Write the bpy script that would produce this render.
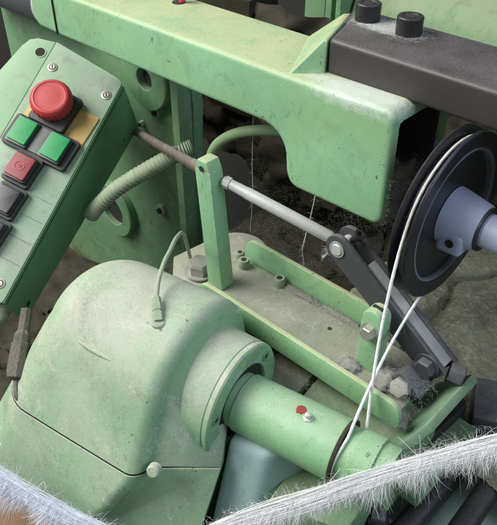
import bpy, bmesh, math, random
from mathutils import Vector, Matrix, noise
random.seed(7)
S = 0.001                                    # everything below is written in millimetres; many positions unprojected from image pixels
scn = bpy.context.scene
for o in list(bpy.data.objects): bpy.data.objects.remove(o)

# ------------------------------------------------------------------ camera
PITCH, HEAD, DIST = math.radians(38), math.radians(43.5), 700.0
hd = Vector((-math.sin(HEAD), math.cos(HEAD), 0)); rt = Vector((math.cos(HEAD), math.sin(HEAD), 0))
fw = hd * math.cos(PITCH) + Vector((0, 0, -math.sin(PITCH))); upv = rt.cross(fw)
cam = bpy.data.cameras.new('camera'); co = bpy.data.objects.new('camera', cam); scn.collection.objects.link(co)
co.matrix_world = Matrix(((rt.x, upv.x, -fw.x, -fw.x*DIST*S), (rt.y, upv.y, -fw.y, -fw.y*DIST*S), (rt.z, upv.z, -fw.z, -fw.z*DIST*S), (0, 0, 0, 1)))
cam.sensor_fit = 'VERTICAL'; cam.angle = 2*math.atan(262.5/690); cam.clip_start = 0.02; cam.clip_end = 50
scn.camera = co
# ------------------------------------------------------------------ world and lamps (factory hall: soft ceiling light, cooler window side)
w = bpy.data.worlds.new('World'); scn.world = w; w.use_nodes = True
w.node_tree.nodes['Background'].inputs[0].default_value = (0.86, 0.94, 1.0, 1)
w.node_tree.nodes['Background'].inputs[1].default_value = 0.28
def area(name, loc, tgt, size, power, col):
    l = bpy.data.lights.new(name, 'AREA'); l.shape = 'RECTANGLE'; l.size, l.size_y = size; l.energy = power; l.color = col
    o = bpy.data.objects.new(name, l); scn.collection.objects.link(o); o.location = loc
    o.rotation_euler = (Vector(tgt) - Vector(loc)).to_track_quat('-Z', 'Y').to_euler(); return o
area('ceiling_lamp', (-1.2, -1.15, 1.7), (0, 0, 0), (1.8, 1.4), 100, (1.0, 0.985, 0.95))
area('window_lamp', (1.7, 0.1, 1.3), (0.15, 0, 0), (0.9, 0.9), 18, (0.66, 0.78, 1.0))
scn.view_settings.view_transform = 'Standard'; scn.view_settings.look = 'None'
scn.view_settings.exposure = 0.0; scn.view_settings.gamma = 1.0; scn.view_settings.use_curve_mapping = False
scn.render.engine = 'CYCLES'

# ------------------------------------------------------------------ materials
def nd(t, kind, **kw):
    n = t.nodes.new(kind)
    for k, v in kw.items(): setattr(n, k, v)
    return n
def ramp(t, a, b, fac):
    r = nd(t, 'ShaderNodeMapRange', clamp=True); r.inputs[1].default_value = a; r.inputs[2].default_value = b
    t.links.new(fac, r.inputs[0]); return r.outputs[0]
def mth(t, op, a, b=None):
    m = nd(t, 'ShaderNodeMath', operation=op)
    for i, v in enumerate((a, b)):
        if v is None: continue
        if isinstance(v, (int, float)): m.inputs[i].default_value = v
        else: t.links.new(v, m.inputs[i])
    return m.outputs[0]
def mixc(t, fac, a, b):
    m = nd(t, 'ShaderNodeMix', data_type='RGBA')
    if isinstance(fac, (int, float)): m.inputs[0].default_value = fac
    else: t.links.new(fac, m.inputs[0])
    for i, v in ((6, a), (7, b)):
        if isinstance(v, tuple): m.inputs[i].default_value = v if len(v) == 4 else v + (1,)
        else: t.links.new(v, m.inputs[i])
    return m.outputs[2]
def nz(t, scale, detail=4, rough=.55, vec=None, dist=0):
    n = nd(t, 'ShaderNodeTexNoise'); n.inputs['Scale'].default_value = scale; n.inputs['Detail'].default_value = detail
    n.inputs['Roughness'].default_value = rough; n.inputs['Distortion'].default_value = dist
    if vec is not None: t.links.new(vec, n.inputs['Vector'])
    return n.outputs[0]
def mat(name, base, rough=.45, metal=0, dust=0.0, dustcol=(.36, .37, .31), dirt=0.0, dirtcol=(.035, .04, .03), var=.12,
        bump=.15, bscale=900, specks=0.0, grime=0.0, spec=.5, tint=None, edge=0, edgecol=(.50, .62, .50), smudge=0, patch=None, dlo=.12, dhi=.95):
    m = bpy.data.materials.new(name); m.use_nodes = True; t = m.node_tree; b = t.nodes['Principled BSDF']
    tc = nd(t, 'ShaderNodeTexCoord').outputs['Object']
    geo = nd(t, 'ShaderNodeNewGeometry')
    pos = geo.outputs['Position']
    c = mixc(t, ramp(t, .3, .7, nz(t, 9, 5, .6, pos)), tuple(x*(1-var) for x in base), tuple(min(1, x*(1+var)) for x in base))
    if tint: c = mixc(t, mth(t, 'MULTIPLY', ramp(t, .45, .68, nz(t, 14, 4, .6, pos)), .55), c, tint)
    if grime: c = mixc(t, mth(t, 'MULTIPLY', ramp(t, .52, .75, nz(t, 38, 6, .68, pos, .6)), grime), c, dirtcol)
    if dirt:
        mp = nd(t, 'ShaderNodeMapping'); mp.inputs['Scale'].default_value = (1, 1, .35); t.links.new(pos, mp.inputs[0])
        c = mixc(t, mth(t, 'MULTIPLY', ramp(t, .60, .70, nz(t, 120, 6, .7, mp.outputs[0], 1.2)), dirt), c, dirtcol)
    r = rough
    if dust:
        s = nd(t, 'ShaderNodeSeparateXYZ'); t.links.new(geo.outputs['Normal'], s.inputs[0])
        upf = ramp(t, dlo, dhi, s.outputs[2])
        n1 = ramp(t, .36, .60, nz(t, 17, 6, .65, pos)); n2 = ramp(t, .38, .58, nz(t, 420, 4, .7, pos))
        n3 = ramp(t, .40, .60, nz(t, 1500, 2, .6, pos))
        k = mth(t, 'MULTIPLY', upf, mth(t, 'ADD', mth(t, 'MULTIPLY', n1, .45), mth(t, 'MULTIPLY', mth(t, 'ADD', n2, n3), .30)))
        k = mth(t, 'MULTIPLY', k, dust); k = mth(t, 'MINIMUM', k, .93)
        c = mixc(t, k, c, dustcol)
        r = mth(t, 'ADD', mth(t, 'MULTIPLY', k, .5), rough); r = mth(t, 'MINIMUM', r, .97)
    if specks:
        k = mth(t, 'MULTIPLY', ramp(t, .665, .69, nz(t, 210, 3, .62, pos, .5)), specks)
        k = mth(t, 'MULTIPLY', k, ramp(t, .45, .55, nz(t, 25, 2, .5, pos)))
        c = mixc(t, k, c, dirtcol)
    if smudge:
        k = mth(t, 'MULTIPLY', ramp(t, .50, .72, nz(t, 16, 7, .7, pos, .8)), smudge); k = mth(t, 'MULTIPLY', k, ramp(t, .35, .65, nz(t, 520, 3, .7, pos)))
        c = mixc(t, k, c, (.17, .165, .11))
        k = mth(t, 'MULTIPLY', ramp(t, .56, .62, nz(t, 33, 6, .75, pos, 1.5)), smudge*.8); c = mixc(t, mth(t, 'MULTIPLY', k, ramp(t, .45, .6, nz(t, 900, 2, .6, pos))), c, (.55, .56, .50))
    if patch:                                  # settled pale lint: centre, half sizes (metres)
        df = nd(t, 'ShaderNodeVectorMath', operation='SUBTRACT'); t.links.new(pos, df.inputs[0]); df.inputs[1].default_value = patch[0]
        dv_ = nd(t, 'ShaderNodeVectorMath', operation='DIVIDE'); t.links.new(df.outputs[0], dv_.inputs[0]); dv_.inputs[1].default_value = patch[1]
        ln_ = nd(t, 'ShaderNodeVectorMath', operation='LENGTH'); t.links.new(dv_.outputs[0], ln_.inputs[0])
        fall = mth(t, 'ADD', ramp(t, 1.25, .35, ln_.outputs['Value']), mth(t, 'MULTIPLY', mth(t, 'SUBTRACT', nz(t, 160, 5, .7, pos), .5), 1.1))
        k = mth(t, 'MULTIPLY', ramp(t, .25, .8, fall), mth(t, 'ADD', .45, mth(t, 'MULTIPLY', ramp(t, .4, .6, nz(t, 1400, 2, .6, pos)), .45)))
        c = mixc(t, k, c, (.62, .66, .62))
    if edge:
        bv = nd(t, 'ShaderNodeBevel', samples=4); bv.inputs['Radius'].default_value = .0022
        dp = nd(t, 'ShaderNodeVectorMath', operation='DOT_PRODUCT'); t.links.new(bv.outputs[0], dp.inputs[0]); t.links.new(geo.outputs['Normal'], dp.inputs[1])
        k = mth(t, 'MULTIPLY', ramp(t, .995, .90, dp.outputs['Value']), ramp(t, .40, .60, nz(t, 70, 5, .7, pos)))
        c = mixc(t, mth(t, 'MULTIPLY', k, edge), c, edgecol)
        k = mth(t, 'MULTIPLY', ramp(t, .99, .93, dp.outputs['Value']), ramp(t, .60, .63, nz(t, 150, 4, .7, pos)))
        c = mixc(t, mth(t, 'MULTIPLY', k, min(1, edge*1.5)), c, (.10, .105, .085))
    t.links.new(c, b.inputs['Base Color'])
    if isinstance(r, float): b.inputs['Roughness'].default_value = r
    else: t.links.new(r, b.inputs['Roughness'])
    b.inputs['Metallic'].default_value = metal; b.inputs['Specular IOR Level'].default_value = spec
    if bump:
        bp = nd(t, 'ShaderNodeBump'); bp.inputs['Strength'].default_value = bump; bp.inputs['Distance'].default_value = .0012
        hsum = mth(t, 'ADD', nz(t, bscale, 3, .6, pos), mth(t, 'MULTIPLY', nz(t, bscale*.06, 3, .5, pos), .8))
        t.links.new(hsum, bp.inputs['Height']); t.links.new(bp.outputs[0], b.inputs['Normal'])
    return m
GREEN = (.215, .505, .285)
M = {
 'green': mat('mint_paint', (.245, .46, .262), .35, dust=1.05, dirt=.55, specks=.8, grime=.30, bump=.25, tint=(.27, .42, .18), dustcol=(.46, .475, .26), dirtcol=(.06, .09, .055), edge=.55, var=.16),
 'beam': mat('mint_beam_paint', (.245, .46, .262), .35, dust=1.05, dirt=.5, specks=.8, grime=.28, bump=.22, tint=(.27, .42, .18), dustcol=(.46, .475, .26), dirtcol=(.06, .09, .055), edge=.55, var=.16, patch=((.092, .031, .2), (.062, .024, .012))),
 'hood': mat('dusty_mint_paint', (.20, .385, .205), .5, dust=1.3, dirt=.6, specks=.7, grime=.4, bump=.2, dlo=.08, dhi=.85, dustcol=(.45, .45, .37), dirtcol=(.09, .095, .06), edge=0, var=.2, smudge=.8),
 'green_clean': mat('mint_paint_clean', (.215, .45, .225), .32, dust=.6, smudge=.45, dirt=.55, specks=.8, grime=.28, bump=.15, dirtcol=(.07, .10, .06), edge=.5, dustcol=(.42, .45, .35)),
 'green_mid': mat('dull_green_paint', (.13, .30, .165), .5, dust=.7, dirt=.6, grime=.5, bump=.3, dustcol=(.27, .28, .2), edge=.5),
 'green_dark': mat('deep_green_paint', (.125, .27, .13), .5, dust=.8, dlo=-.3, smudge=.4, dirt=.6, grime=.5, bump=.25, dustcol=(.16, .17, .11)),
 'box_side': mat('hammered_green_paint', (.16, .36, .18), .45, dust=.2, dirt=.3, grime=.2, bump=.35, bscale=700),
 'lid': mat('dusty_grey_green_lid', (.25, .385, .25), .55, dust=.3, dirt=.3, grime=.4, smudge=.45, bump=.5, bscale=1100, dustcol=(.5, .52, .45), tint=(.36, .40, .31)),
 'plate': mat('pale_green_plate', (.25, .44, .25), .55, dust=.5, dirt=.4, grime=.3, bump=.3, dustcol=(.42, .45, .36)),
 'channel': mat('channel_floor', (.20, .25, .16), .7, dust=1.1, smudge=.8, dirt=.5, grime=.3, bump=.5, dustcol=(.36, .35, .28)),
 'lint': mat('matted_lint', (.135, .138, .088), .97, dust=1.0, dirt=.8, grime=.85, var=.5, smudge=.6, bump=1.0, bscale=500, dustcol=(.31, .315, .23), spec=.1),
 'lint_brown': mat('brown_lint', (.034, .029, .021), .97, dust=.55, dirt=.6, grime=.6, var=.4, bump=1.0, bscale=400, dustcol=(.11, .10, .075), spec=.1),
 'slab': mat('lint_crusted_cover', (.20, .22, .15), .9, dust=.9, dirt=.6, grime=.5, bump=.7, bscale=600, dustcol=(.33, .31, .24), spec=.2),
 'slab_green': mat('lint_crusted_green_cover', (.19, .30, .165), .8, dust=.7, dirt=.5, grime=.5, bump=.6, dustcol=(.32, .33, .22), spec=.3),
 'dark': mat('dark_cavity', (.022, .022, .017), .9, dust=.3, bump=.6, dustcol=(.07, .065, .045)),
 'void': mat('black_gap_fill', (.010, .011, .009), .9, bump=0, var=0),  # near-black fill for the parting line and the lid seam
 'bar': mat('dark_grey_bar_paint', (.046, .039, .037), .42, dust=.5, dirt=.2, grime=.15, bump=.12, patch=((.067, .098, .231), (.040, .018, .010)), edge=.35, edgecol=(.16, .15, .15), dustcol=(.20, .19, .185), var=.2),
 'black': mat('black_oxide', (.018, .018, .02), .4, dust=.3, bump=.15, dustcol=(.12, .12, .12)),
 'wheel': mat('black_wheel_paint', (.016, .018, .022), .36, dust=.4, dirt=.4, grime=.3, bump=.1, dustcol=(.12, .125, .14), dirtcol=(.05, .05, .05)),
 'rim': mat('highlight_blue_grey_rim', (.15, .16, .195), .4, dust=.3, grime=.5, bump=.2),  # paler blue-grey paints the highlight along the inner rim
 'groove': mat('worn_groove_steel', (.09, .09, .10), .4, metal=.6, bump=.1),
 'hub': mat('blue_grey_hub_paint', (.35, .395, .53), .42, dust=.3, dirt=.35, specks=.6, grime=.2, bump=.15, dustcol=(.40, .42, .48)),
 'steel': mat('dull_steel', (.60, .60, .58), .4, metal=.35, dust=.5, grime=.2, bump=.1),
 'lever': mat('grey_lever_paint', (.055, .057, .064), .42, dust=.5, grime=.4, bump=.15, dustcol=(.25, .26, .26)),
 'lever_edge': mat('worn_grey_lever', (.33, .35, .35), .5, dust=.4, grime=.3, bump=.2),
 'rust': mat('dusty_rusty_rod', (.075, .062, .045), .9, metal=0, dust=.7, grime=.5, bump=.9, bscale=350, dustcol=(.30, .27, .22)),
 'red': mat('faded_red_plastic', (.44, .03, .035), .45, dust=.25, bump=.12, dustcol=(.42, .17, .15)),
 'dark_red': mat('dark_red_lens', (.20, .012, .02), .32, dust=.3, bump=.08, dustcol=(.30, .10, .10)),
 'cap_green': mat('green_button', (.002, .25, .065), .35, dust=0, bump=.06, var=.05),
 'rubber': mat('black_plastic', (.022, .022, .024), .5, dust=.35, bump=.15, dustcol=(.17, .17, .165)),
 'lens': mat('smoked_grey_lens', (.10, .105, .10), .35, dust=.4, bump=.1, dustcol=(.25, .25, .24)),
 'glossblack': mat('glossy_black_button', (.014, .014, .016), .22, dust=.2, bump=.05, dustcol=(.14, .14, .14)),
 'yellow': mat('ochre_legend', (.55, .36, .115), .6, dust=.25, grime=.2, bump=.15, dustcol=(.5, .42, .25)),
 'hose': mat('grey_green_hose', (.31, .38, .26), .65, dust=.6, grime=.4, bump=.2, dustcol=(.26, .26, .18)),
 'hose_green': mat('green_hose', (.24, .38, .20), .55, dust=.5, grime=.3, bump=.2, dustcol=(.28, .31, .2)),
 'pale': mat('pale_blue_green_casting', (.33, .49, .46), .5, dust=.4, dirt=.4, grime=.25, bump=.2, dustcol=(.40, .44, .44)),
 'mint_lit': mat('window_lit_mint_paint', (.46, .66, .56), .45, dust=.3, dirt=.4, grime=.3, bump=.15, dirtcol=(.12, .16, .12)),  # mint lightened in place of window light on the plate
 'cord': mat('white_cord', (.74, .74, .70), .7, bump=.3, bscale=1500, grime=.12, dirtcol=(.3, .29, .25)),
 'yarn': mat('white_yarn', (.88, .88, .86), .8, bump=0, var=.04),
 'yarn_blue': mat('bluish_white_yarn', (.80, .83, .90), .8, bump=0, var=.05),
 'fluff_pale': mat('packed_pale_lint', (.46, .52, .46), .95, bump=.9, bscale=700, spec=.1, grime=.3, dirtcol=(.26, .40, .30)),
 'felt': mat('felted_grey_lint', (.27, .265, .235), .97, bump=1.0, bscale=600, spec=.1, grime=.6, var=.3, dirtcol=(.09, .085, .07)),
 'fluff': mat('grey_fluff', (.50, .50, .46), .95, bump=0, spec=.1, var=.2),
 'fluff_brown': mat('tan_fluff', (.24, .235, .165), .95, bump=0, spec=.1, var=.5),
 'wood': mat('brown_floor_board', (.21, .115, .055), .6, dust=.25, grime=.4, bump=.3, bscale=120, dustcol=(.3, .22, .15)),
 'pink': mat('pink_plastic', (.70, .06, .14), .4, bump=.05),
 'reddot': mat('red_paint_dot', (.28, .035, .028), .55, bump=.3, grime=.6, smudge=.6),
 'screw': mat('zinc_screw', (.42, .41, .37), .4, metal=.6, dust=.4, grime=.3, bump=.15),
 'nut_green': mat('overpainted_nut', (.26, .33, .22), .5, dust=.6, grime=.3, bump=.2, dustcol=(.38, .38, .30)),
}
# ------------------------------------------------------------------ helpers
C = scn.collection
FULL = (1.0, Vector((0, 0, 0)))
UPPER = (.885, Vector((43.7, -46.0, 49.6)))      # beam, bar and pulley group: scaled about the camera (size factor, shift)
FRONT = (.90, Vector((38.0, -40.0, 43.1)))       # gearbox, tube and yarn group: brought nearer by scaling about the camera
PL = FULL
def tp(p): return Vector(p)*PL[0] + PL[1]
def tag(o, label, cat, group=None):
    o['label'] = label; o['category'] = cat
    if group: o['group'] = group
    return o
def thing(name, label, cat, loc=(0, 0, 0), group=None):
    o = bpy.data.objects.new(name, None); C.objects.link(o); o.empty_display_size = .01
    o.location = tp(loc)*S; return tag(o, label, cat, group)
def worldpos(o):
    p = Vector((0, 0, 0))
    while o is not None: p += Vector(o.location); o = o.parent
    return p
def link(name, bm, m, parent=None, smooth=35, bevel=0, seg=2, origin=None, sub=0):
    """bm holds world-space mm; the object gets its origin at its parent's (or its own lowest centre)"""
    bmesh.ops.recalc_face_normals(bm, faces=bm.faces)
    if bevel:
        es = [e for e in bm.edges if len(e.link_faces) == 2 and e.calc_face_angle(0) > math.radians(28)]
        bmesh.ops.bevel(bm, geom=es, offset=bevel, segments=seg, profile=.6, affect='EDGES', clamp_overlap=True)
    me = bpy.data.meshes.new(name)
    for v in bm.verts: v.co = tp(v.co)
    if origin is not None: origin = tp(origin)
    vs = [v.co for v in bm.verts]
    if origin is None:
        if parent is None or True:
            cx = sum((v for v in vs), Vector())/len(vs); origin = Vector((cx.x, cx.y, min(v.z for v in vs)))
    origin = Vector(origin)
    for v in bm.verts: v.co = (v.co - origin)*S
    bm.to_mesh(me); bm.free()
    if smooth:
        me.polygons.foreach_set('use_smooth', [True]*len(me.polygons))
        try: me.set_sharp_from_angle(angle=math.radians(smooth))
        except Exception: pass
    me.materials.append(M[m])
    o = bpy.data.objects.new(name, me); C.objects.link(o)
    pw = worldpos(parent) if parent else Vector((0, 0, 0))
    o.location = origin*S - pw
    if parent: o.parent = parent
    if sub:
        md = o.modifiers.new('sub', 'SUBSURF'); md.levels = md.render_levels = sub
    return o
def frame(axis, hint=(0, 0, 1)):
    a = Vector(axis).normalized(); hv = Vector(hint)
    if abs(a.dot(hv)) > .95: hv = Vector((1, 0, 0))
    x = hv.cross(a).normalized(); y = a.cross(x); return x, y, a
def lathe(bm, prof, origin, axis, seg=40, phase=0):
    """prof: (axial, radius) list, closed with caps where radius > 0 at the ends"""
    x, y, a = frame(axis); o = Vector(origin); rings = []
    for (d, r) in prof:
        if r < 1e-4: rings.append([bm.verts.new(o + a*d)]); continue
        rings.append([bm.verts.new(o + a*d + (x*math.cos(phase+2*math.pi*i/seg) + y*math.sin(phase+2*math.pi*i/seg))*r) for i in range(seg)])
    for p, q in zip(rings, rings[1:]):
        for i in range(seg):
            j = (i+1) % seg
            if len(p) == 1: bm.faces.new((p[0], q[i], q[j]))
            elif len(q) == 1: bm.faces.new((p[i], p[j], q[0]))
            else: bm.faces.new((p[i], p[j], q[j], q[i]))
    if len(rings[0]) > 1: bm.faces.new(rings[0])
    if len(rings[-1]) > 1: bm.faces.new(rings[-1])
    return bm
def ring(bm, origin, axis, r0, r1, d0, d1, seg=40):
    x, y, a = frame(axis); o = Vector(origin); R = []
    for d, r in ((d0, r1), (d1, r1), (d1, r0), (d0, r0)):
        R.append([bm.verts.new(o + a*d + (x*math.cos(2*math.pi*i/seg) + y*math.sin(2*math.pi*i/seg))*r) for i in range(seg)])
    for k in range(4):
        p, q = R[k], R[(k+1) % 4]
        for i in range(seg):
            j = (i+1) % seg; bm.faces.new((p[i], p[j], q[j], q[i]))
    return bm
def prism(bm, poly, o, ex, ey, ez, d0, d1):
    o, ex, ey, ez = Vector(o), Vector(ex), Vector(ey), Vector(ez)
    a = [bm.verts.new(o + ex*p[0] + ey*p[1] + ez*d0) for p in poly]; b = [bm.verts.new(o + ex*p[0] + ey*p[1] + ez*d1) for p in poly]
    bm.faces.new(a); bm.faces.new(b[::-1]); n = len(poly)
    for i in range(n): bm.faces.new((a[i], b[i], b[(i+1) % n], a[(i+1) % n]))
    return bm
def hull8(bm, v):
    """8 corner box: bottom four then top four, same winding"""
    q = [bm.verts.new(Vector(p)) for p in v]
    for f in ((0, 1, 2, 3), (7, 6, 5, 4), (0, 4, 5, 1), (1, 5, 6, 2), (2, 6, 7, 3), (3, 7, 4, 0)): bm.faces.new([q[i] for i in f])
    return bm
X, Y, Z = Vector((1, 0, 0)), Vector((0, 1, 0)), Vector((0, 0, 1))
def box(bm, c, size, ex=X, ey=Y, ez=Z):
    c = Vector(c); a, b, d = (Vector(e)*s/2 for e, s in zip((ex, ey, ez), size))
    return hull8(bm, [c-a-b-d, c+a-b-d, c+a+b-d, c-a+b-d, c-a-b+d, c+a-b+d, c+a+b+d, c-a+b+d])
def smoothpath(pts, n=8):
    pts = [Vector(p) for p in pts]; out = []
    for i in range(len(pts)-1):
        p0 = pts[max(i-1, 0)]; p1 = pts[i]; p2 = pts[i+1]; p3 = pts[min(i+2, len(pts)-1)]
        for k in range(n):
            t = k/n
            out.append(.5*((2*p1) + (p2-p0)*t + (2*p0-5*p1+4*p2-p3)*t*t + (3*p1-p0-3*p2+p3)*t**3))
    out.append(pts[-1]); return out
def sweep(bm, pts, rad, seg=10, closed=False, cap=True):
    pts = [Vector(p) for p in pts]; n = len(pts); rings = []
    t0 = (pts[1]-pts[0]).normalized(); x, y, _ = frame(t0)
    for i in range(n):
        a = pts[i-1] if (i or closed) else pts[0]; b = pts[(i+1) % n] if (i < n-1 or closed) else pts[-1]
        t = (b-a).normalized(); x = (x - t*x.dot(t)).normalized(); y = t.cross(x)
        r = rad(i/(n-1)) if callable(rad) else rad
        rings.append([bm.verts.new(pts[i] + (x*math.cos(2*math.pi*k/seg) + y*math.sin(2*math.pi*k/seg))*r) for k in range(seg)])
    m = n if closed else n-1
    for i in range(m):
        p, q = rings[i], rings[(i+1) % n]
        for k in range(seg): bm.faces.new((p[k], p[(k+1) % seg], q[(k+1) % seg], q[k]))
    if cap and not closed: bm.faces.new(rings[0]); bm.faces.new(rings[-1])
    return bm
def nb(): return bmesh.new()
def hexhead(bm, o, axis, r, h): return lathe(bm, [(0, r), (h*.8, r), (h, r*.88)], o, axis, 6)
def socket_screw(name, parent, o, axis, r, h, m='black', rec='dark', hexr=.5):
    s = link(name, lathe(nb(), [(0, r), (h-1, r), (h, r-.9), (h, r*hexr*1.25), (h-.8, r*hexr*1.1), (h-.8, 0)], o, axis, 32), m, parent)
    o2 = Vector(o) + Vector(axis).normalized()*(h-.75)
    link('socket', lathe(nb(), [(0, r*hexr), (.35, r*hexr)], o2, axis, 6), rec, s, smooth=0); return s
def fibres(name, samples, m, parent, rad, kind='stuff', bend=.75, sag=.5):
    """samples: (root, direction, length) ; each fibre a thin bent three-sided spike"""
    vs, fs = [], []
    for (p, d, L) in samples:
        p = Vector(p); d = Vector(d).normalized(); x, y, a = frame(d)
        side = (x*random.uniform(-1, 1) + y*random.uniform(-1, 1) + Vector((0, 0, -sag)))*bend*L*U(.3, 1.4)
        r = rad*random.uniform(.7, 1.2); b = len(vs)
        for (t, k) in ((0, 1), (.35, .95), (.7, .8), (1, .45)):
            c = p + d*L*t + side*t*t
            for q in range(3):
                an = 2.094*q; vs.append(tp(c + (x*math.cos(an) + y*math.sin(an))*r*k)*S)
        for s_ in (0, 3, 6):
            for q in range(3):
                e = (q+1) % 3; fs.append((b+s_+q, b+s_+e, b+s_+3+e, b+s_+3+q))
        fs.append((b+9, b+10, b+11))
    me = bpy.data.meshes.new(name); o0 = Vector(vs[0]); pw = worldpos(parent) if parent else Vector((0, 0, 0))
    me.from_pydata([tuple(Vector(v)-o0) for v in vs], [], fs); me.materials.append(M[m])
    me.polygons.foreach_set('use_smooth', [True]*len(me.polygons))
    o = bpy.data.objects.new(name, me); C.objects.link(o); o.location = o0 - pw
    if parent: o.parent = parent
    if kind: o['kind'] = kind
    return o
def U(a, b): return random.uniform(a, b)
def rdir(up=.3): return Vector((U(-1, 1), U(-1, 1), U(-.3, 1)*up + .1)).normalized()

# ================================================================== SETTING
def struct(o): o['kind'] = 'structure'; return o
# wooden floor far below
fl = struct(link('floor', box(nb(), (-100, -100, -640), (3000, 3000, 20)), 'dark', smooth=0, origin=(0, 0, -650)))
for i in range(9):
    yb = -560 + i*92
    link('floor_board', box(nb(), (-320, yb, -622), (1400, 89, 16)), 'wood', fl, bevel=1.5)
# lint-covered machine bed: displaced sheet with real lumps
def terrain(name, x0, x1, y0, y1, z, nx, ny, amp, m, crack=0, seedv=0.0):
    bm = nb(); g = []
    for i in range(nx+1):
        row = []
        for j in range(ny+1):
            px, py = x0+(x1-x0)*i/nx, y0+(y1-y0)*j/ny
            q = Vector((px*.012+seedv, py*.012, seedv))
            h = noise.fractal(q, .9, 2.1, 5)*amp + noise.noise(q*7)*amp*.22 + noise.noise(q*19)*amp*.20 + noise.noise(q*43)*amp*.10
            if crack:
                cv = abs(noise.noise(Vector((px*.011, py*.011, 4.2+seedv))))
                if cv < .045: h -= crack*(1-cv/.045)
            row.append(bm.verts.new((px, py, z+h)))
        g.append(row)
    for i in range(nx):
        for j in range(ny): bm.faces.new((g[i][j], g[i+1][j], g[i+1][j+1], g[i][j+1]))
    for f in bm.faces:
        if f.normal.z < 0: f.normal_flip()
    return struct(link(name, bm, m, smooth=60, origin=(x0, y0, z)))
terrain('lint_covered_bed', 60, 520, -20, 420, -62, 330, 310, 7, 'lint', crack=11, seedv=1.3)
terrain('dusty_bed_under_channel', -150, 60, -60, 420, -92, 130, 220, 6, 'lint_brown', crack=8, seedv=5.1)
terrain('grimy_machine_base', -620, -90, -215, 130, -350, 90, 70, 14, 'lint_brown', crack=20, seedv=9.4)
bm = nb(); g = []
for i in range(186):
    row = []
    for j in range(51):
        px, pz = -660 + 6*i, -110 + 5*j; q = Vector((px*.014, 3.3, pz*.014))
        row.append(bm.verts.new((px, 288 - noise.fractal(q, .9, 2.1, 5)*22 - noise.noise(q*6)*4, pz)))
    g.append(row)
for i in range(185):
    for j in range(50): bm.faces.new((g[i][j], g[i+1][j], g[i+1][j+1], g[i][j+1]))
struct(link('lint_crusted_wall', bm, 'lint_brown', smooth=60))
struct(link('rear_wall', box(nb(), (-400, 620, -20), (4200, 20, 1600)), 'dark', smooth=0))
struct(link('base_pan', box(nb(), (60, -30, -215), (460, 300, 20)), 'dark', smooth=0))

# ================================================================== REAR MACHINERY
t = thing('machine_side_frame', 'deep green machine side plate with round bosses behind the control box', 'machine frame', (-380, 150, -330))
def arc(cx, cy, r, a0, a1, n=8): return [(cx+r*math.cos(math.radians(a0+(a1-a0)*i/n)), cy+r*math.sin(math.radians(a0+(a1-a0)*i/n))) for i in range(n+1)]
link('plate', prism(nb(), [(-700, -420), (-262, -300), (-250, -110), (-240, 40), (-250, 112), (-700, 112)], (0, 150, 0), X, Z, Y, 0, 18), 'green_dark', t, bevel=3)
def boss(x, z, r, ri, h):
    b = link('boss', lathe(nb(), [(0, r), (h-2, r), (h, r-2), (h, ri+1), (h-1, ri), (3, ri), (3, 0)], (x, 150, z), (0, -1, 0), 40), 'green_dark', t)
    link('bore', lathe(nb(), [(0, ri-1), (1, ri-1)], (x, 146, z), (0, -1, 0), 32), 'dark', b)
boss(-318, 60, 44, 15, 16); boss(-440, -205, 48, 26, 14)
def plate_nut(x, z, r):
    b = link('nut', lathe(nb(), [(0, r), (5, r), (6, r*.85)], (x, 150, z), (0, -1, 0), 6), 'nut_green', t)
    link('stud', lathe(nb(), [(0, r*.45), (9, r*.45)], (x, 150, z), (0, -1, 0), 12), 'dark', b)
plate_nut(-314, 10, 9); plate_nut(-323, -155, 10); plate_nut(-345, -95, 5); plate_nut(-350, -20, 5)
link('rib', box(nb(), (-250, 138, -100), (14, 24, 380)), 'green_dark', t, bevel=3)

t = thing('upright_frame_post', 'dark green upright post standing behind the beam, left of the roll', 'frame post', (-160, 320, -70))
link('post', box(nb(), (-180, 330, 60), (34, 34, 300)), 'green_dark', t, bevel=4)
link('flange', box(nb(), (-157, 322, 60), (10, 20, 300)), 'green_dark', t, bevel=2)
t = thing('rear_cover_roll', 'big pale dusty green rounded cover behind the black bar', 'cover', (150, 420, 0))
bm = nb(); prof = [(310, 90), (304, 105), (306, 125), (320, 165), (350, 192), (400, 205), (520, 210), (520, 90)]
prism(bm, prof, (0, 0, 0), Y, Z, X, -125, 620); link('shell', bm, 'slab_green', t, bevel=6, seg=3)
link('edge_strip', box(nb(), (-131, 402, 60), (8, 210, 250)), 'green_dark', t, bevel=2)
t = thing('dark_roller', 'dark steel roller with a bright end ring at the top left corner', 'roller', (-600, 120, 60))
link('barrel', lathe(nb(), [(0, 34), (215, 34), (215, 20)], (-700, 120, 128), X, 40), 'lever', t)
link('end_ring', ring(nb(), (-485, 120, 128), X, 28, 36, 0, 6), 'steel', t, bevel=1)
# clutter box behind beam
for (x, y, z, sx, sy, sz, nm, lb, m) in ((-300, 300, 60, 90, 60, 170, 'junction_block', 'dark dusty block in the gap behind the beam, left of the green post', 'lint_brown'),):
    tag(link(nm, box(nb(), (x, y, z), (sx, sy, sz)), m, bevel=6), lb, 'block')

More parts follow.
